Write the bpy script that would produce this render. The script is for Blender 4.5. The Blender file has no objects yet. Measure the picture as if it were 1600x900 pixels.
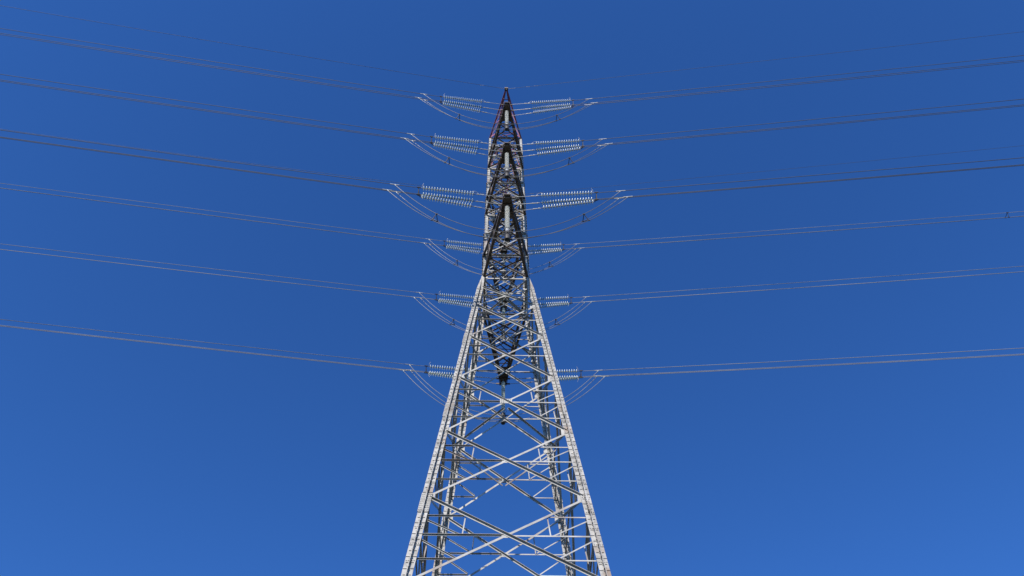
import bpy, bmesh, math, random
from mathutils import Vector, Matrix
random.seed(7)
R = math.radians
C = bpy.context.scene.collection
scn = bpy.context.scene

# ------------------------------------------------------------------ camera
CAM_H = 1.6
cam = bpy.data.objects.new('camera', bpy.data.cameras.new('camera'))
C.objects.link(cam)
cam.data.sensor_width = 36.0
cam.data.lens = 36.0 * 1206.27 / 1600.0
cam.data.clip_start = 0.1
cam.data.clip_end = 20000
cam.matrix_world = (Matrix.Translation((0, 0, CAM_H)) @ Matrix.Rotation(R(-1.003), 4, 'Z')
                    @ Matrix.Rotation(R(90 + 59.249), 4, 'X') @ Matrix.Rotation(R(-0.822), 4, 'Z'))
scn.camera = cam

# ------------------------------------------------------------------ light
SUN_EL, SUN_AZ = 34.0, 13.0        # azimuth: degrees to the left of straight behind the camera
w = bpy.data.worlds.new('World'); scn.world = w; w.use_nodes = True
nt = w.node_tree; nt.nodes.clear()
out = nt.nodes.new('ShaderNodeOutputWorld'); bg = nt.nodes.new('ShaderNodeBackground')
sky = nt.nodes.new('ShaderNodeTexSky'); sky.sky_type = 'NISHITA'; sky.sun_disc = False
gm = nt.nodes.new('ShaderNodeGamma'); hs = nt.nodes.new('ShaderNodeMix'); hs.data_type = 'RGBA'; hs.blend_type = 'MULTIPLY'
sun_dir = Vector((-math.sin(R(SUN_AZ)) * math.cos(R(SUN_EL)), -math.cos(R(SUN_AZ)) * math.cos(R(SUN_EL)), math.sin(R(SUN_EL))))
sky.sun_elevation = R(SUN_EL)
sky.sun_rotation = math.atan2(sun_dir.x, sun_dir.y)
sky.altitude = 600; sky.air_density = 1.0; sky.dust_density = 0.25; sky.ozone_density = 3.0
gm.inputs[1].default_value = 1.05                  # clear, polarised air: deeper overhead than towards the horizon
hs.inputs['Factor'].default_value = 1.0
hs.inputs['B'].default_value = (0.405, 0.87, 1.52, 1)
nt.links.new(sky.outputs[0], gm.inputs[0]); nt.links.new(gm.outputs[0], hs.inputs['A']); nt.links.new(hs.outputs['Result'], bg.inputs[0])
bg.inputs[1].default_value = 0.105
nt.links.new(bg.outputs[0], out.inputs[0])
sl = bpy.data.lights.new('sun', 'SUN'); sl.energy = 5.0; sl.angle = R(0.5); sl.color = (1.0, 0.94, 0.85)
so = bpy.data.objects.new('sun', sl); C.objects.link(so)
so.rotation_euler = sun_dir.to_track_quat('Z', 'Y').to_euler()
scn.view_settings.view_transform = 'Standard'; scn.view_settings.look = 'None'
scn.view_settings.gamma = 1; scn.view_settings.exposure = 0.2

# ------------------------------------------------------------------ materials
def mat(name, col, rough=0.6, metal=0.0, var=0.0, vscale=3.0, stain=None, spec=0.5, bump=0.0):
    m = bpy.data.materials.new(name); m.use_nodes = True
    n = m.node_tree; b = n.nodes['Principled BSDF']
    b.inputs['Roughness'].default_value = rough; b.inputs['Metallic'].default_value = metal
    b.inputs['Specular IOR Level'].default_value = spec
    b.inputs['Base Color'].default_value = (*col, 1)
    if var > 0:
        tc = n.nodes.new('ShaderNodeTexCoord')
        no = n.nodes.new('ShaderNodeTexNoise'); no.inputs['Scale'].default_value = vscale
        no.inputs['Detail'].default_value = 5; no.inputs['Roughness'].default_value = 0.65
        cr = n.nodes.new('ShaderNodeValToRGB')
        cr.color_ramp.elements[0].position = 0.32; cr.color_ramp.elements[1].position = 0.7
        cr.color_ramp.elements[0].color = (*[c * (1 - var) for c in col], 1)
        cr.color_ramp.elements[1].color = (*[min(1, c * (1 + var)) for c in col], 1)
        n.links.new(tc.outputs['Object'], no.inputs['Vector']); n.links.new(no.outputs[0], cr.inputs[0])
        last = cr.outputs[0]
        if stain:
            n2 = n.nodes.new('ShaderNodeTexNoise'); n2.inputs['Scale'].default_value = vscale * 0.45
            n2.inputs['Detail'].default_value = 6
            c2 = n.nodes.new('ShaderNodeValToRGB'); c2.color_ramp.elements[0].position = 0.56
            c2.color_ramp.elements[1].position = 0.68
            mx = n.nodes.new('ShaderNodeMix'); mx.data_type = 'RGBA'
            mx.inputs['B'].default_value = (*stain, 1)
            n.links.new(tc.outputs['Object'], n2.inputs['Vector']); n.links.new(n2.outputs[0], c2.inputs[0])
            ml = n.nodes.new('ShaderNodeMath'); ml.operation = 'MULTIPLY'; ml.inputs[1].default_value = 0.7
            n.links.new(c2.outputs[0], ml.inputs[0]); n.links.new(ml.outputs[0], mx.inputs['Factor'])
            n.links.new(last, mx.inputs['A']); last = mx.outputs['Result']
        n.links.new(last, b.inputs['Base Color'])
        if bump:
            bp = n.nodes.new('ShaderNodeBump'); bp.inputs['Strength'].default_value = bump
            n.links.new(no.outputs[0], bp.inputs['Height']); n.links.new(bp.outputs[0], b.inputs['Normal'])
    return m
M = dict(
    steel=mat('galvanised_steel', (0.33, 0.315, 0.29), 0.6, 0.0, 0.40, 2.2, (0.22, 0.14, 0.09)),
    brace=mat('brace_steel', (0.35, 0.335, 0.305), 0.6, 0.0, 0.35, 1.1, (0.17, 0.11, 0.08)),
    arm=mat('dark_arm_steel', (0.12, 0.092, 0.077), 0.7, 0.0, 0.3, 1.4, (0.09, 0.05, 0.04)),  # crossarm steel, set darker and browner than the body steel
    red=mat('red_primer_steel', (0.27, 0.065, 0.10), 0.65, 0.0, 0.35, 1.5, (0.12, 0.06, 0.06)),
    dark=mat('dark_fitting', (0.05, 0.045, 0.042), 0.6, 0.2),
    fit=mat('bright_fitting', (0.4, 0.4, 0.39), 0.5, 0.2, 0.12, 8),
    cap=mat('insulator_cap', (0.13, 0.13, 0.13), 0.5, 0.3),
    glass=mat('pale_insulator_glaze', (0.70, 0.76, 0.71), 0.4, 0.0, 0.04, 3),
    porc=mat('cream_insulator_glaze', (0.78, 0.77, 0.70), 0.4, 0.0, 0.05, 3),
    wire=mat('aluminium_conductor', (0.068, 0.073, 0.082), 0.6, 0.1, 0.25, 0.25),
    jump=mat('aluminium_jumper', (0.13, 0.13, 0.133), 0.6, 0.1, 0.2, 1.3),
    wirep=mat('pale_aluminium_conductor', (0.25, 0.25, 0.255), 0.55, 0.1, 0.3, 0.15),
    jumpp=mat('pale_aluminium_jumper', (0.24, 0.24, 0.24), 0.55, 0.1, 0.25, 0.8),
    conc=mat('footing_concrete', (0.33, 0.32, 0.30), 0.9, 0, 0.2, 3),
    grass=mat('meadow_ground', (0.035, 0.042, 0.02), 0.95, 0, 0.45, 0.35, (0.05, 0.042, 0.03)),
)

# ------------------------------------------------------------------ helpers
def new_bm(): return bmesh.new()
def build(name, bm, m, parent=None, smooth=False):
    me = bpy.data.meshes.new(name)
    bmesh.ops.recalc_face_normals(bm, faces=bm.faces[:])
    bm.to_mesh(me); bm.free(); me.materials.append(m)
    if smooth:
        for p in me.polygons: p.use_smooth = True
    o = bpy.data.objects.new(name, me); C.objects.link(o)
    if parent: o.parent = parent
    return o
def empty(name, loc, rz=0.0, label=None, cat=None, group=None):
    o = bpy.data.objects.new(name, None); C.objects.link(o)
    o.location = loc; o.rotation_euler = (0, 0, rz); o.empty_display_size = 0.3
    if label: o['label'] = label
    if cat: o['category'] = cat
    if group: o['group'] = group
    return o
def prism(bm, A, B, u, v, u0, u1, v0, v1):
    vs = []
    for P in (A, B):
        for a, b in ((u0, v0), (u1, v0), (u1, v1), (u0, v1)):
            vs.append(bm.verts.new(P + u * a + v * b))
    for f in ((0, 1, 2, 3), (7, 6, 5, 4), (0, 4, 5, 1), (1, 5, 6, 2), (2, 6, 7, 3), (3, 7, 4, 0)):
        bm.faces.new([vs[i] for i in f])
def box(bm, c, sx, sy, sz):
    c = Vector(c)
    prism(bm, c - Vector((0, 0, sz / 2)), c + Vector((0, 0, sz / 2)), Vector((1, 0, 0)), Vector((0, 1, 0)), -sx / 2, sx / 2, -sy / 2, sy / 2)
def angle(bm, A, B, n, wd, t=0.014, out_=1, trim=0.0, off=0.0):
    """rolled steel angle from A to B: one leg lies in the plane with normal n (hanging down from the heel),
    the other stands out along +n (out_=1) or -n (out_=-1)"""
    A = Vector(A); B = Vector(B); n = Vector(n).normalized()
    a = (B - A).normalized(); n = (n - a * n.dot(a)).normalized()
    A = A + a * trim; B = B - a * trim
    t1 = n.cross(a).normalized()
    if t1.z > 0: t1 = -t1
    A = A + n * off - t1 * wd / 2; B = B + n * off - t1 * wd / 2
    prism(bm, A, B, t1, n, 0, wd, -t / 2, t / 2)
    if out_ > 0: prism(bm, A, B, t1, n, 0.001, t, t / 2, wd * 1.1)
    else: prism(bm, A, B, t1, n, 0.001, t, -wd, -t / 2)
def tube(bm, pts, r, n=6, r1=None):
    pts = [Vector(p) for p in pts]; rings = []
    for i, p in enumerate(pts):
        d = (pts[min(i + 1, len(pts) - 1)] - pts[max(i - 1, 0)]).normalized()
        up = Vector((0, 0, 1)) if abs(d.z) < 0.9 else Vector((1, 0, 0))
        a = d.cross(up).normalized(); b = a.cross(d)
        rr = r if r1 is None else r + (r1 - r) * i / (len(pts) - 1)
        rings.append([bm.verts.new(p + (a * math.cos(k * 2 * math.pi / n) + b * math.sin(k * 2 * math.pi / n)) * rr) for k in range(n)])
    for i in range(len(rings) - 1):
        for k in range(n):
            bm.faces.new((rings[i][k], rings[i][(k + 1) % n], rings[i + 1][(k + 1) % n], rings[i + 1][k]))
    bm.faces.new(rings[0][::-1]); bm.faces.new(rings[-1])
def lathe(bm, P, d, prof, n=14):
    """profile of (distance along d, radius) turned round the axis through P along d"""
    d = d.normalized(); up = Vector((0, 0, 1)) if abs(d.z) < 0.9 else Vector((1, 0, 0))
    a = d.cross(up).normalized(); b = a.cross(d); rings = []
    for s, r in prof:
        rings.append([bm.verts.new(P + d * s + (a * math.cos(k * 2 * math.pi / n) + b * math.sin(k * 2 * math.pi / n)) * r) for k in range(n)])
    for i in range(len(rings) - 1):
        for k in range(n):
            bm.faces.new((rings[i][k], rings[i][(k + 1) % n], rings[i + 1][(k + 1) % n], rings[i + 1][k]))
    bm.faces.new(rings[0][::-1]); bm.faces.new(rings[-1])

# ------------------------------------------------------------------ ground
bm = new_bm()
S = 6000
vs = [bm.verts.new((x, y, 0)) for x, y in ((-S, -S), (S, -S), (S, S), (-S, S))]
bm.faces.new(vs)
g = build('ground', bm, M['grass']); g['kind'] = 'structure'

# ------------------------------------------------------------------ the tower
D = 27.4567; PSI = R(1.057)
TOWER_XY = Vector((0, D, 0))
ROT = Matrix.Rotation(PSI, 3, 'Z')
def W(p):                                      # tower frame -> world
    return ROT @ Vector(p) + TOWER_XY
ZW = 46.54                                     # waist height above ground
ARM_Z = [65.93, 56.29, 46.54]                  # top, middle, bottom crossarm
ARM_Y = [6.84, 6.77, 6.93]
ZTOP = 73.55
def hb(z):                                     # half width of the body at height z
    if z <= ZW: return 1.525 + 0.0840 * (ZW - z)
    if z <= ZTOP: return 1.60 - 0.03 * (z - ZW) / (ZTOP - ZW)
    return 1.57 - 0.22 * (z - ZTOP)
tower = empty('transmission_tower', TOWER_XY, PSI,
              'tall grey steel lattice pylon with tapering legs and dark stacked crossarms', 'pylon')
def quad(k):
    return Matrix.Rotation(k * math.pi / 2, 3, 'Z')
def fp(k, u, z):                               # point on face k (0 = facing the camera); u across in half widths
    b = hb(z); return quad(k) @ Vector((u * b, -b, z))
def fn(k): return quad(k) @ Vector((0, -1, 0))

# legs: cruciform built-up section below the waist, single angle above
for k in range(4):
    q = quad(k)
    sx = -1
    bm = new_bm()
    ex, ey = q @ Vector((1, 0, 0)), q @ Vector((0, 1, 0))
    P = lambda z: fp(k, sx, z)
    A, B = P(0.05), P(ZW + 0.1)
    T = P(ZW - 1.5)
    prism(bm, A, T, ex, ey, -0.205, 0.205, -0.014, 0.014)
    prism(bm, A, T, ex, ey, -0.016, 0.016, -0.2, -0.0142)
    prism(bm, A, T, ex, ey, -0.016, 0.016, 0.0142, 0.2)
    for (u_, v_, h) in ((ex, ey, 0.0135), (ey, ex, 0.0155)):    # outer flanges taper off into the narrower cage above
        va = [bm.verts.new(T + u_ * a + v_ * b) for b in (-h, h) for a in (-0.2, 0.2)]
        vb = [bm.verts.new(B + u_ * a + v_ * b) for b in (-h, h) for a in (0.03, 0.2)]
        for f in ((va[0], va[1], vb[1], vb[0]), (va[3], va[2], vb[2], vb[3]), (va[1], va[3], vb[3], vb[1]), (va[2], va[0], vb[0], vb[2]), (vb[0], vb[1], vb[3], vb[2]), (va[0], va[2], va[3], va[1])):
            bm.faces.new(f)
    z = 0.6; i = 0; zb = lambda i: i % 3 == 0
    while z < ZW - 1.6:                        # stitch battens and bolt heads
        p = P(z)
        for (u, v, s) in ((ex, ey, -1), (ex, ey, 1), (ey, ex, -1), (ey, ex, 1)):
            for sd in (-1, 1):
                lo, hi = sorted((sd * 0.05, sd * (0.2 if i % 2 == 0 else 0.15)))
                prism(bm, p - Vector((0, 0, 0.012)), p + Vector((0, 0, 0.012)), u, v * s, lo, hi, 0.0145, 0.042)
                if zb(i):
                    for c in (sd * 0.07, sd * 0.15):
                        pb = p + Vector((0, 0, 0.1))
                        prism(bm, pb - Vector((0, 0, 0.018)), pb + Vector((0, 0, 0.018)), u, v * s, c - 0.016, c + 0.016, 0.0145, 0.04)
        z += 0.30; i += 1
    for zs in (6.0, 15.5, 24.6, 31.2, 38.3):            # bolted splice plates
        prism(bm, P(zs - 0.55), P(zs + 0.55), ex, ey, -0.225, -0.03, -0.036, 0.036)
        prism(bm, P(zs - 0.55), P(zs + 0.55), ex, ey, 0.03, 0.225, -0.0365, 0.0365)
        for dz in range(-4, 5):
            for c in (-0.19, -0.13, -0.07, 0.07, 0.13, 0.19):
                p = P(zs + dz * 0.115)
                prism(bm, p - Vector((0, 0, 0.022)), p + Vector((0, 0, 0.022)), ex, ey, c - 0.018, c + 0.018, -0.062, 0.062)
    leg = build('leg', bm, M['steel'], tower)
    bm = new_bm()
    A, B = P(ZW), P(ZTOP)
    prism(bm, A, B, ex, ey, 0, 0.19, -0.012, 0.012)
    prism(bm, A, B, ex, ey, 0, 0.024, 0.0125, 0.19)
    prism(bm, A, B, ex, ey, -0.012, 0.0, -0.012, 0.19)
    z = ZW + 0.4
    while z < ZTOP - 0.2:
        p = P(z)
        prism(bm, p - Vector((0, 0, 0.014)), p + Vector((0, 0, 0.014)), ex, ey, -0.03, 0.16, -0.04, -0.0125)
        z += 0.42
    build('upper_leg', bm, M['steel'], leg)
    bm = new_bm()
    c = P(0.0)
    box(bm, (c.x, c.y, 0.15), 1.3, 1.3, 0.36); box(bm, (c.x, c.y, 0.4), 0.75, 0.75, 0.16)
    build('concrete_footing', bm, M['conc'], leg)

RED = []                                       # secondary struts: (how large it shows, face index, mesh)
def strut(show, k, *a, **kw):
    b = new_bm(); angle(b, *a, **kw); RED.append((show, k, b))
NODES = [ZW, 45.15, 42.52, 38.63, 34.22, 29.55, 24.98, 20.4, 15.75, 11.05, 6.1, 0.9]
CROSS = [None, 43.81, 40.46, 36.3, 31.8, 27.22, 22.5, 17.85, 13.2, 8.4, 3.4]
def meet(z0, z1):                              # where the two diagonals of a panel cross
    b0, b1 = hb(z0), hb(z1); return z0 + (z1 - z0) * b0 / (b0 + b1)
FACES = []
for k in range(4):
    n = fn(k)
    near_k = (3, 1.5, 2, 1.5)[k]
    parts = []
    for j in range(1, len(NODES) - 1):
        z0, z1 = NODES[j], NODES[j + 1]; zc = meet(z0, z1)
        big = z0 < 43
        wd = 0.10 if big else 0.09
        # the two main diagonals
        b1_ = new_bm(); angle(b1_, fp(k, -1, z0), fp(k, 1, z1), n, wd, out_=1, trim=0.14, off=-0.030)
        b2_ = new_bm(); angle(b2_, fp(k, 1, z0), fp(k, -1, z1), n, wd, out_=-1, trim=0.14, off=-0.052)
        parts += [('diagonal_brace', b1_), ('diagonal_brace', b2_)]
        # horizontal through the crossing, two halves turned opposite ways
        hw = 0.058 if z0 > 36 else 0.066
        b3_ = new_bm()
        angle(b3_, fp(k, -1, zc), fp(k, 0, zc), n, hw, 0.012, 1, 0.12, -0.078)
        angle(b3_, fp(k, 0, zc), fp(k, 1, zc), n, hw, 0.012, -1, 0.12, -0.078)
        parts.append(('horizontal_strut', b3_))
        ctr = fp(k, 0, zc); bm = b1_; show = near_k * 30 / max(z0, 25) if z0 > 19 else 0
        ex = quad(k) @ Vector((1, 0, 0))
        gs = 0.10 if z0 > 40 else 0.13
        prism(bm, ctr - Vector((0, 0, gs)), ctr + Vector((0, 0, gs)), ex, n, -gs * 1.5, gs * 1.5, -0.044, -0.040)
        if abs(zc - 31.8) < 0.6:               # the larger bolted plate where the jumper string hangs behind
            prism(bm, ctr - Vector((0, 0, 0.17)), ctr + Vector((0, 0, 0.17)), ex, n, -0.3, 0.3, -0.016, -0.006)
            for a in (-0.22, -0.13, 0.13, 0.22):
                for dz in (-0.1, 0, 0.1):
                    p = ctr + Vector((0, 0, dz))
                    prism(bm, p - Vector((0, 0, 0.02)), p + Vector((0, 0, 0.02)), ex, n, a - 0.02, a + 0.02, -0.006, 0.02)
        # gussets on the legs where the diagonals land
        for s in (-1, 1):
            lp = fp(k, s, z1)
            prism(bm, lp - Vector((0, 0, 0.22)), lp + Vector((0, 0, 0.22)), ex * -s, n, 0.14, 0.34, -0.0415, -0.0375)
        if not big: continue
        rw = 0.055
        for s in (-1, 1):
            o = 1 if s < 0 else -1
            # upper triangle: node z0 - crossing - leg at zc
            zm = (z0 + zc) / 2
            dm = (fp(k, s, z0) + fp(k, 0, zc)) / 2
            if z0 > 38: 
                strut(show, k, fp(k, s, zm), dm, n, rw, 0.010, o, 0.05, -0.095)
                continue
            strut(show, k, fp(k, s, zm), dm, n, rw, 0.010, o, 0.05, -0.095)
            foot = (fp(k, s, zc) + fp(k, 0, zc)) / 2
            strut(show, k, dm, foot, n, 0.05, 0.010, -1, 0.03, -0.112)
            strut(show, k, fp(k, s, zm - 0.1), foot, n, rw, 0.010, o, 0.08, -0.125)
            # lower triangle: leg at zc - crossing - node z1
            zn = (z1 + zc) / 2
            dn = (fp(k, s, z1) + fp(k, 0, zc)) / 2
            strut(show, k, fp(k, s, zn), dn, n, rw, 0.010, o, 0.05, -0.14)
            strut(show, k, fp(k, s, zc - 0.1), dn, n, rw, 0.010, o, 0.08, -0.155)
    faceo = empty('lattice_face', (0, 0, 0)); faceo.parent = tower; FACES.append(faceo)
    for nm, b in parts: build(nm, b, M['brace'], faceo)

# cage above the waist
UP = [ZW, 49.6, 52.9, 56.29, 59.3, 62.5, 65.93, 68.6, 71.1, ZTOP]
for k in range(4):
    n = fn(k); ex = quad(k) @ Vector((1, 0, 0))
    parts = []
    for j in range(len(UP) - 1):
        z0, z1 = UP[j], UP[j + 1]
        b1_ = new_bm(); angle(b1_, fp(k, -1, z1), fp(k, 1, z0), n, 0.08, 0.012, 1, 0.1, -0.026)
        b2_ = new_bm(); angle(b2_, fp(k, 1, z1), fp(k, -1, z0), n, 0.08, 0.012, -1, 0.1, -0.046)
        parts += [('cross_brace', b1_), ('cross_brace', b2_)]
        b3_ = new_bm(); angle(b3_, fp(k, -1, z0), fp(k, 1, z0), n, 0.11, 0.012, 1 if j % 3 else -1, 0.03, -0.068)
        parts.append(('horizontal_strut', b3_))
        zm = (z0 + z1) / 2; bm = b3_
        for s in (-1, 1):                      # short redundants and their corner plates
            for f in (0.25, 0.75):
                z = z0 + (z1 - z0) * f; u = 1 - 2 * min(f, 1 - f)
                strut(0.1, k, fp(k, s, z), fp(k, s * u, z), n, 0.055, 0.01, -1, 0.03, -0.085)
            lp = fp(k, s, z0)
            prism(bm, lp - Vector((0, 0, 0.2)), lp + Vector((0, 0, 0.2)), ex * -s, n, 0.03, 0.32, -0.036, -0.033)
        strut(0.2, k, fp(k, -1, zm), fp(k, 0, z0), n, 0.05, 0.01, -1, 0.05, -0.10)
        strut(0.2, k, fp(k, 1, zm), fp(k, 0, z0), n, 0.05, 0.01, 1, 0.05, -0.10)
    b3_ = new_bm(); angle(b3_, fp(k, -1, ZTOP), fp(k, 1, ZTOP), n, 0.11, 0.012, 1, 0.0, -0.068)
    parts.append(('horizontal_strut', b3_))
    fo = empty('cage_face', (0, 0, 0)); fo.parent = tower
    for nm, b in parts: build(nm, b, M['brace'], fo)

RED.sort(key=lambda r: -r[0])
for r in RED[:100]: build('secondary_strut', r[2], M['brace'], FACES[r[1]])
rest = new_bm()
for r in RED[100:]:
    me = bpy.data.meshes.new('tmp'); r[2].to_mesh(me); r[2].free(); rest.from_mesh(me); bpy.data.meshes.remove(me)
ro = build('secondary_strut', rest, M['brace'], tower); ro['kind'] = 'stuff'

# plan bracing inside the body (diamonds or crosses seen from below)
def plan(z, kind, wd=0.075):
    bm = new_bm(); zz = Vector((0, 0, -1)); off = 0.17
    if kind == 'diamond':
        pts = [fp(k, 0, z) for k in range(4)]
        for i in range(4): angle(bm, pts[i] * 1.0, pts[(i + 1) % 4], zz, wd, 0.012, 1, 0.15, off + 0.004 * i)
    else:
        c = [fp(k, -1, z) for k in range(4)]
        angle(bm, c[0], c[2], zz, wd, 0.012, 1, 0.15, off); angle(bm, c[1], c[3], zz, wd, 0.012, -1, 0.15, off + 0.02)
    build('plan_bracing', bm, M['brace'], tower)
for z in (31.8, 43.9): plan(z, 'diamond', 0.085)
for z in (ZW, 56.29, 65.93, 49.6, 59.3, 68.6): plan(z, 'cross', 0.07)
plan(ZW - 4.2, 'cross', 0.07)

# crossarms
TIPX = 0.2
def crossarm(i, s):
    """i: level, s: -1 towards the camera, +1 away"""
    z0 = ARM_Z[i]; yt = ARM_Y[i] + 0.35; b0 = hb(z0); ht = 3.0; b1 = hb(z0 + ht)
    root = new_bm()
    P = lambda x, y, z: Vector((x, s * y, z))
    zt = z0 + 0.08
    lo = lambda t, sx: P(sx * (b0 + (TIPX - b0) * t), b0 + (yt - b0) * t, z0 + (zt - z0) * t)
    hi = lambda t, sx: P(sx * (b1 + (TIPX - b1) * t), b1 + (yt - b1) * t, z0 + ht + (zt + 0.3 - z0 - ht) * t)
    dn = Vector((0, 0, -1))
    ts = [0, 0.26, 0.5, 0.72, 0.9]
    for a in range(4):                                     # bottom lacing: crosses, top: zigzag, sides: posts and diagonals
        angle(root, lo(ts[a], -1), lo(ts[a + 1], 1), dn, 0.085, 0.012, 1, 0.06, -0.02)
        angle(root, lo(ts[a], 1), lo(ts[a + 1], -1), dn, 0.085, 0.012, -1, 0.06, -0.04)
        angle(root, lo(ts[a + 1], -1), lo(ts[a + 1], 1), dn, 0.07, 0.012, -1, 0.04, -0.06)
        sg = 1 if a % 2 else -1
        angle(root, hi(ts[a], sg), hi(ts[a + 1], -sg), dn, 0.07, 0.012, -1, 0.06, -0.03)
        for sx in (-1, 1):
            nn = Vector((sx, 0, 0))
            angle(root, lo(ts[a + 1], sx), hi(ts[a + 1], sx), nn, 0.07, 0.012, -1, 0.06, -0.04)
            angle(root, lo(ts[a], sx), hi(ts[a + 1], sx), nn, 0.08, 0.012, -1, 0.08, -0.06)
    arm = build('crossarm', root, M['arm'], tower)
    for sx in (-1, 1):
        ex = Vector((sx, 0, 0)); ez = Vector((0, 0, 1))
        bm = new_bm(); A, B = lo(0, sx), lo(1.0, sx)
        prism(bm, A, B, ex, ez, -0.16, 0.0, -0.012, 0.012); prism(bm, A, B, ex, ez, 0.001, 0.025, -0.012, 0.19)
        build('bottom_chord', bm, M['arm'], arm)
        bm = new_bm(); A, B = hi(0, sx), hi(1.0, sx)
        prism(bm, A, B, ex, ez, -0.15, 0.0, -0.012, 0.012); prism(bm, A, B, ex, ez, 0.001, 0.02, -0.15, 0.012)
        build('top_chord', bm, M['arm'], arm)
    bm = new_bm()                                          # tip plates: base plate, side plates, end plate, hanger lugs
    A, B = P(0, yt - 1.35, z0 - 0.0 + 0.03), P(0, yt + 0.28, z0 + 0.03)
    vsb = []
    for zz_ in (0.045, 0.075):
        vsb += [bm.verts.new(Vector((x, yy.y, z0 + zz_))) for x, yy in ((-0.40, A), (0.40, A), (0.2, B), (-0.2, B))]
    for f in ((0, 1, 2, 3), (7, 6, 5, 4), (0, 4, 5, 1), (1, 5, 6, 2), (2, 6, 7, 3), (3, 7, 4, 0)): bm.faces.new([vsb[q_] for q_ in f])
    for sx in (-1, 1):
        prism(bm, P(sx * 0.37, yt - 1.2, z0 + 0.0), P(sx * 0.21, yt + 0.26, z0 + 0.0), Vector((sx, 0, 0)), Vector((0, 0, 1)), 0.03, 0.055, -0.08, 0.3)
    prism(bm, P(-0.22, yt + 0.3, z0), P(0.22, yt + 0.3, z0), Vector((0, s, 0)), Vector((0, 0, 1)), 0.0, 0.03, 0.03, 0.12)
    for dy in (-0.52, 0, 0.47):
        prism(bm, P(-0.5, ARM_Y[i] + dy, z0 - 0.03), P(0.5, ARM_Y[i] + dy, z0 - 0.03), Vector((0, 1, 0)), Vector((0, 0, 1)), -0.03, 0.03, -0.06, 0.06)
    build('tip_plate', bm, M['arm'], arm)
for i in range(3):
    for s in (-1, 1): crossarm(i, s)

# earth-wire arms on the tower head
EY, EZ = 5.615, 74.566 + CAM_H
for s in (-1, 1):
    P = lambda x, y, z: Vector((x, s * y, z))
    root = new_bm()
    tip = P(0, EY, EZ); b = hb(ZTOP); zt2 = EZ - 0.2; b2 = 0.9
    lo = lambda t, sx: P(sx * (b + (0.1 - b) * t), b + (EY - b) * t, ZTOP + (EZ - 0.1 - ZTOP) * t)
    hi = lambda t, sx: P(sx * (b2 + (0.09 - b2) * t), 0.9 + (EY - 0.9) * t, EZ + 0.9 + (-0.85) * t)
    ts = [0, 0.3, 0.56, 0.8]
    for a in range(3):
        angle(root, lo(ts[a + 1], -1), lo(ts[a + 1], 1), (0, 0, -1), 0.06, 0.012, -1, 0.03, -0.03)
        sg = 1 if a % 2 else -1
        for sx in (-1, 1):
            angle(root, lo(ts[a], sx), hi(ts[a + 1], sx), (sx, 0, 0), 0.06, 0.012, -1, 0.04, -0.03)
            angle(root, lo(ts[a + 1], sx), hi(ts[a + 1], sx), (sx, 0, 0), 0.055, 0.012, -1, 0.04, -0.05)
    arm = build('earth_wire_arm', root, M['red'], tower)
    for sx in (-1, 1):
        ex = Vector((sx, 0, 0)); ez = Vector((0, 0, 1))
        for nm, f in (('bottom_chord', lo), ('top_chord', hi)):
            bm = new_bm(); A, B = f(0, sx), f(1, sx)
            prism(bm, A, B, ex, ez, -0.11, 0.0, -0.012, 0.012); prism(bm, A, B, ex, ez, 0.001, 0.022, -0.012, 0.12)
            build(nm, bm, M['red'], arm)
    bm = new_bm(); box(bm, P(0, EY + 0.05, EZ), 0.34, 0.26, 0.3); box(bm, P(0, EY + 0.05, EZ - 0.25), 0.12, 0.12, 0.2)
    build('tip_plate', bm, M['arm'], arm)
bm = new_bm()
hd = [Vector((sx * 0.9, sy * 0.9, EZ + 0.9)) for sx, sy in ((-1, -1), (1, -1), (1, 1), (-1, 1))]
lw = [fp(k, -1, ZTOP) for k in range(4)]
for i in range(4):
    angle(bm, hd[i], hd[(i + 1) % 4], (0, 0, -1), 0.09, 0.012, -1, 0, 0.0)
    angle(bm, lw[i], hd[i], fn(i), 0.12, 0.014, -1, 0, 0.0)
    angle(bm, lw[i], hd[(i + 1) % 4], fn(i), 0.07, 0.012, -1, 0.1, -0.03)
build('tower_head', bm, M['red'], tower)

# ------------------------------------------------------------------ line hardware
SPAN = 300.0
#       azimuth toward the camera, slope, clamp distance -- rows from the top of the picture, 0-2 near circuit, 3-5 far circuit
LINE = {0: [(9.84, .0658, 7.07), (9.80, .0685, 7.13), (9.65, .0538, 7.11), (9.02, .0280, 7.09), (9.41, .0554, 7.02), (10.19, .0622, 6.82)],
        1: [(7.96, .1282, 6.93), (7.84, .1093, 7.06), (7.65, .1068, 7.11), (6.98, .0881, 6.84), (7.49, .0918, 6.86), (8.13, .1179, 6.85)]}
TRI = [(-0.245, 0.13), (0.245, 0.13), (0.0, -0.28)]          # bundle: near-top, far-top, bottom (y, z)
def row(ph):
    i = ph % 3; s = -1 if ph < 3 else 1
    return ARM_Y[i] * s, ARM_Z[i]
def line_pt(ph, side, s, off):
    az, slope, L = LINE[side][ph]; y0, z0 = row(ph); az = R(az); sg = -1 if side == 0 else 1
    b = W((0, y0 + off[0], z0 + off[1]))
    return b + Vector((sg * s * math.cos(az), -s * math.sin(az), -slope * s * (1 - s / SPAN)))
def loc(p, o):                                              # world point -> local frame of a thing at o
    return Vector(p) - Vector(o.location)

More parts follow.
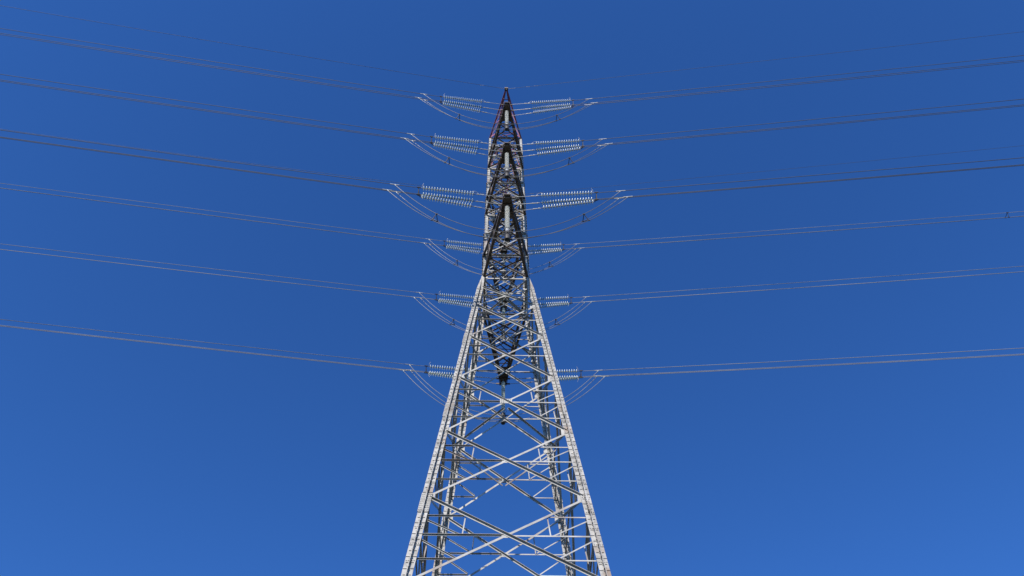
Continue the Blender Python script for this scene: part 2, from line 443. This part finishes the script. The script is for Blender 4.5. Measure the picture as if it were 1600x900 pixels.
ROWN = ['topmost', 'second', 'third', 'fourth', 'fifth', 'lowest']
SIDE = ['left', 'right']
PITCH = 0.172; ND = 19
def insulator(name, parent, A, d, start, nd, pitch, glaze, n=12, rad=0.15):
    """cap-and-pin string: metal caps as the part, the glazed discs as its sub-part"""
    bm = new_bm()
    tube(bm, [A + d * (start - 0.12), A + d * (start + nd * pitch + 0.1)], 0.024, 6)
    for i in range(nd):
        lathe(bm, A + d * (start + i * pitch), d, [(0.0, 0.03), (0.01, 0.052), (0.07, 0.05), (0.082, 0.03)], 8)
    o = build(name, bm, M['cap'], parent)
    bm = new_bm()
    for i in range(nd):
        lathe(bm, A + d * (start + i * pitch), d,
              [(0.045, 0.045), (0.052, 0.085), (0.066, rad * 0.93), (0.074, rad), (0.094, rad), (0.1, rad * 0.93), (0.085, rad * 0.75), (0.095, rad * 0.6), (0.085, rad * 0.42), (0.12, 0.03)], n)
    dd = build('insulator_discs', bm, glaze, o, smooth=False)
    return o

for side in (0, 1):
    sg = -1 if side == 0 else 1
    for ph in range(6):
        y0, z0 = row(ph); az, slope, L = LINE[side][ph]
        near = ph < 3
        lab = 'triple string of pale insulator discs %s of the pylon in the %s row' % (SIDE[side], ROWN[ph])
        org = W((sg * 0.5, y0, z0))
        t = empty('tension_insulator_set', org, 0, lab, 'insulator', 'triple insulator sets pulling sideways from the crossarm tips')
        YK = 5.62
        ends = {}
        # tower-end attachments in a row across the line; line ends on the triangular yoke
        for dy, tri in ((-0.52, TRI[0]), (0.0, TRI[2]), (0.47, (0.36, 0.13))):
            A = W((sg * 0.5, y0 + dy, z0 - 0.03)); B = line_pt(ph, side, YK, tri)
            extra = 0.14 if dy > 0 else 0.0
            d = (B - A).normalized(); Ln = (B - A).length
            st = Ln - ND * PITCH - 0.22 + extra * 0.9
            bm = new_bm()                                   # link rods from the arm tip to the first disc
            A0 = loc(A, t); dl = d
            tube(bm, [A0 - d * 0.02, A0 + d * (st - 0.55)], 0.018 if dy else 0.026, 6)
            tube(bm, [A0 + d * (st - 0.62), A0 + d * (st - 0.35)], 0.045, 6, 0.03)
            tube(bm, [A0 + d * (st - 0.36), A0 + d * (st - 0.08)], 0.022, 6)
            tube(bm, [A0 + d * (st - 0.3), A0 + d * (st - 0.2)], 0.05, 6)
            build('link_rod', bm, M['fit'], t)
            s_ = insulator('insulator_string', t, A0, d, st, ND, PITCH, M['glass'])
            if dy <= 0:                                     # arcing horn at the line end
                bm = new_bm(); h0 = A0 + d * (Ln - 0.2)
                updir = Vector((0, -0.55, 0.83)) if dy < 0 else Vector((0, 0.25, -0.97))
                tube(bm, [h0, h0 + updir * 0.2 - d * 0.02, h0 + updir * 0.36 - d * 0.1], 0.014, 5)
                build('arcing_horn', bm, M['fit'], t)
            if dy < 0:
                bm = new_bm(); h0 = A0 + d * (st - 0.25)
                pts = [h0 + Vector((0, -0.5 * math.sin(a) * 0.2, 0.2 * math.sin(a))) + d * (0.25 - 0.25 * math.cos(a)) for a in [i * math.pi / 8 for i in range(7)]]
                tube(bm, pts, 0.012, 5); build('arcing_horn', bm, M['fit'], t)
        bm = new_bm()                                       # triangular yoke plate
        pts = [loc(line_pt(ph, side, YK, (a * 1.1, b * 1.1)), t) for a, b in TRI]
        dirx = (line_pt(ph, side, 6, (0, 0)) - line_pt(ph, side, 5, (0, 0))).normalized()
        v0 = [bm.verts.new(p - dirx * 0.02) for p in pts]; v1 = [bm.verts.new(p + dirx * 0.02) for p in pts]
        bm.faces.new(v0[::-1]); bm.faces.new(v1)
        for i in range(3): bm.faces.new((v0[i], v0[(i + 1) % 3], v1[(i + 1) % 3], v1[i]))
        for p in pts: 
            q_ = p * 1.0; tube(bm, [q_ - dirx * 0.12, q_ + dirx * 0.12], 0.045, 6)
        build('yoke_plate', bm, M['dark'], t)

        # conductor bundle
        name_c = 'bundle of three conductor wires leaving %s from the %s row of insulators' % (SIDE[side], ROWN[ph])
        org = line_pt(ph, side, YK, (0, 0))
        cb = empty('conductor_bundle', org, 0, name_c, 'power line', 'bundles of three conductors leading away from the pylon')
        for ti, tri in enumerate(TRI):
            Lc = L + (0, -0.05, 0.42)[ti]
            bm = new_bm()
            ss = [Lc + 0.1, 9, 11, 14, 18, 23, 29, 36, 45, 56, 70, 90, 115, 150, 190, 230, 265, 300]
            tube(bm, [loc(line_pt(ph, side, YK + 0.15, tri), cb)] + [loc(line_pt(ph, side, s, tri), cb) for s in ss], 0.0205, 6)
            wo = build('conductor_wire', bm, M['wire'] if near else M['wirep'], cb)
            bm = new_bm()
            tube(bm, [loc(line_pt(ph, side, Lc - 0.28, tri), cb), loc(line_pt(ph, side, Lc + 0.3, tri), cb)], 0.034, 6)
            tube(bm, [loc(line_pt(ph, side, Lc, tri), cb), loc(line_pt(ph, side, Lc - 0.1, (tri[0], tri[1] - 0.17)), cb)], 0.036, 6)
            build('dead_end_clamp', bm, M['fit'], wo)
        sps = {(1, 3): [44.4]}.get((side, ph), []) + [95.0, 150.0, 210.0]
        for sp in sps:
            bm = new_bm(); ps = [loc(line_pt(ph, side, sp, tr), cb) for tr in TRI]
            for i in range(3): tube(bm, [ps[i], ps[(i + 1) % 3]], 0.022, 6)
            for p in ps: tube(bm, [p - Vector((0.09, 0, 0)), p + Vector((0.09, 0, 0))], 0.04, 6)
            build('bundle_spacer', bm, M['dark'], cb)

# hanging strings, jumper loops
DROP = 4.55
for ph in range(6):
    y0, z0 = row(ph); near = ph < 3
    org = W((0, y0, z0))
    lab = ('cream vertical insulator hanging under the crossarm tip of the %s row' if near else
           'ribbed vertical insulator hanging behind the lattice in the %s row') % ROWN[ph]
    t = empty('hanging_insulator', org, 0, lab, 'insulator', 'vertical insulators steadying the jumper wires')
    dn = Vector((0, 0, -1)); Z0 = Vector((0, 0, 0))
    insulator('insulator_string', t, Z0, dn, 0.5, 20, 0.155, M['porc'] if near else M['glass'], 14, 0.15 if near else 0.14)
    bm = new_bm(); tube(bm, [Z0 + dn * 0.02, Z0 + dn * 0.45], 0.03, 6); tube(bm, [Z0 + dn * 0.2, Z0 + dn * 0.4], 0.06, 6)
    build('hanger_link', bm, M['arm'], t)
    bm = new_bm()
    lathe(bm, Z0 + dn * 3.62, dn, [(0, 0.05), (0.03, 0.12), (0.3, 0.12), (0.33, 0.05)], 10)
    for a in range(6):                                       # arcing ring
        p0, p1 = [Vector((0.24 * math.cos(x), 0.24 * math.sin(x), -3.7)) for x in (a * math.pi / 3, (a + 1) * math.pi / 3)]
        tube(bm, [p0, p1], 0.016, 5)
    build('bottom_fitting', bm, M['fit'], t)
    bm = new_bm()
    lathe(bm, Z0 + dn * 3.98, dn, [(0, 0.06), (0.04, 0.17), (0.3, 0.185), (0.8, 0.185), (0.96, 0.15), (1.0, 0.05)], 14)
    for tri in TRI:
        p = Vector((0, tri[0], -DROP + tri[1])); tube(bm, [p - Vector((0.3, 0, 0)), p + Vector((0.3, 0, 0))], 0.04, 6)
        tube(bm, [p, Vector((0, 0, -DROP + 0.1))], 0.025, 6)
    build('counterweight', bm, M['dark'], t)

    j = empty('jumper_loop', W((0, y0, z0 - DROP)), 0,
              'slack loop of three jumper wires drooping below the %s row of insulators' % ROWN[ph], 'jumper wire',
              'jumper wires looping under the crossarm tips')
    def jump(tri, ti, s):
        """s from -1 (left clamp) to 1 (right clamp)"""
        side = 0 if s < 0 else 1
        L = LINE[side][ph][2] + (0, -0.05, 0.42)[ti]
        E_ = line_pt(ph, side, L - 0.1, (tri[0], tri[1] - 0.17))
        Cc = W((0, y0 + tri[0], z0 - DROP + tri[1]))
        a = abs(s)
        p = Cc.lerp(E_, a)
        p.z = Cc.z + (E_.z - Cc.z) * a ** 2.25
        p.y = Cc.y + (E_.y - Cc.y) * a ** 1.6
        return p
    N = 17
    for ti, tri in enumerate(TRI):
        bm = new_bm()
        tube(bm, [loc(jump(tri, ti, -1 + 2 * i / (2 * N)), j) for i in range(2 * N + 1)], 0.019, 6)
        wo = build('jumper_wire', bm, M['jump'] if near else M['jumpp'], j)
        for s in (-1, 1):
            bm = new_bm(); tube(bm, [loc(jump(tri, ti, s * a), j) for a in (1.0, 0.97, 0.94, 0.92)], 0.021, 6)
            build('jumper_terminal', bm, M['jumpp'], wo)
    for s in {0: (-.56, .60), 1: (-.59, .64), 2: (-.61, .66), 3: (-.61, .62), 4: (-.58, .62), 5: (-.4, .4)}[ph]:
        bm = new_bm(); ps = [loc(jump(tr, ti, s), j) for ti, tr in enumerate(TRI)]
        for i in range(3): tube(bm, [ps[i], ps[(i + 1) % 3]], 0.024, 6)
        for p in ps: tube(bm, [p - Vector((0.08, 0, 0)), p + Vector((0.08, 0, 0))], 0.04, 6)
        build('bundle_spacer', bm, M['dark'], j)

# earth wires
for s, w1 in ((-1, 'near'), (1, 'far')):
    for side in (0, 1):
        az = R((11.56, 7.37)[side]); slope = (0.1622, 0.0593)[side]; sg = -1 if side == 0 else 1
        b0 = W((0, s * (EY + 0.05), EZ))
        ep = lambda q: b0 + Vector((sg * q * math.cos(az), -q * math.sin(az), -slope * q * (1 - q / SPAN)))
        lab = ('single thin earth wire running %s from the peak, above all other wires' if s < 0 else
               'faint thin earth wire running %s just above the third row of wires') % SIDE[side]
        e = empty('earth_wire', b0, 0, lab, 'earth wire', 'single thin earth wires at the pylon head')
        bm = new_bm()
        tube(bm, [loc(ep(q), e) for q in (0.1, 1, 3, 6, 10, 15, 21, 28, 36, 45, 56, 70, 90, 115, 150, 190, 230, 265, 300)], 0.0155 if side == 0 else 0.0135, 5)
        build('wire', bm, M['wire'], e)
        bm = new_bm()
        tube(bm, [loc(ep(0.12), e), loc(ep(0.9), e)], 0.018, 5)
        build('dead_end_clamp', bm, M['jumpp'], e)
        for q in ((2.1, 2.9) if side else (2.4,)):
            bm = new_bm(); p = loc(ep(q), e) - Vector((0, 0, 0.07)); dx = Vector((0.17, 0, 0))
            tube(bm, [p - dx, p + dx], 0.008, 5); tube(bm, [p, p + Vector((0, 0, 0.07))], 0.015, 5)
            for k in (-1, 1): tube(bm, [p + dx * k, p + dx * k * 0.6], 0.028, 6)
            build('vibration_damper', bm, M['jumpp'], e)
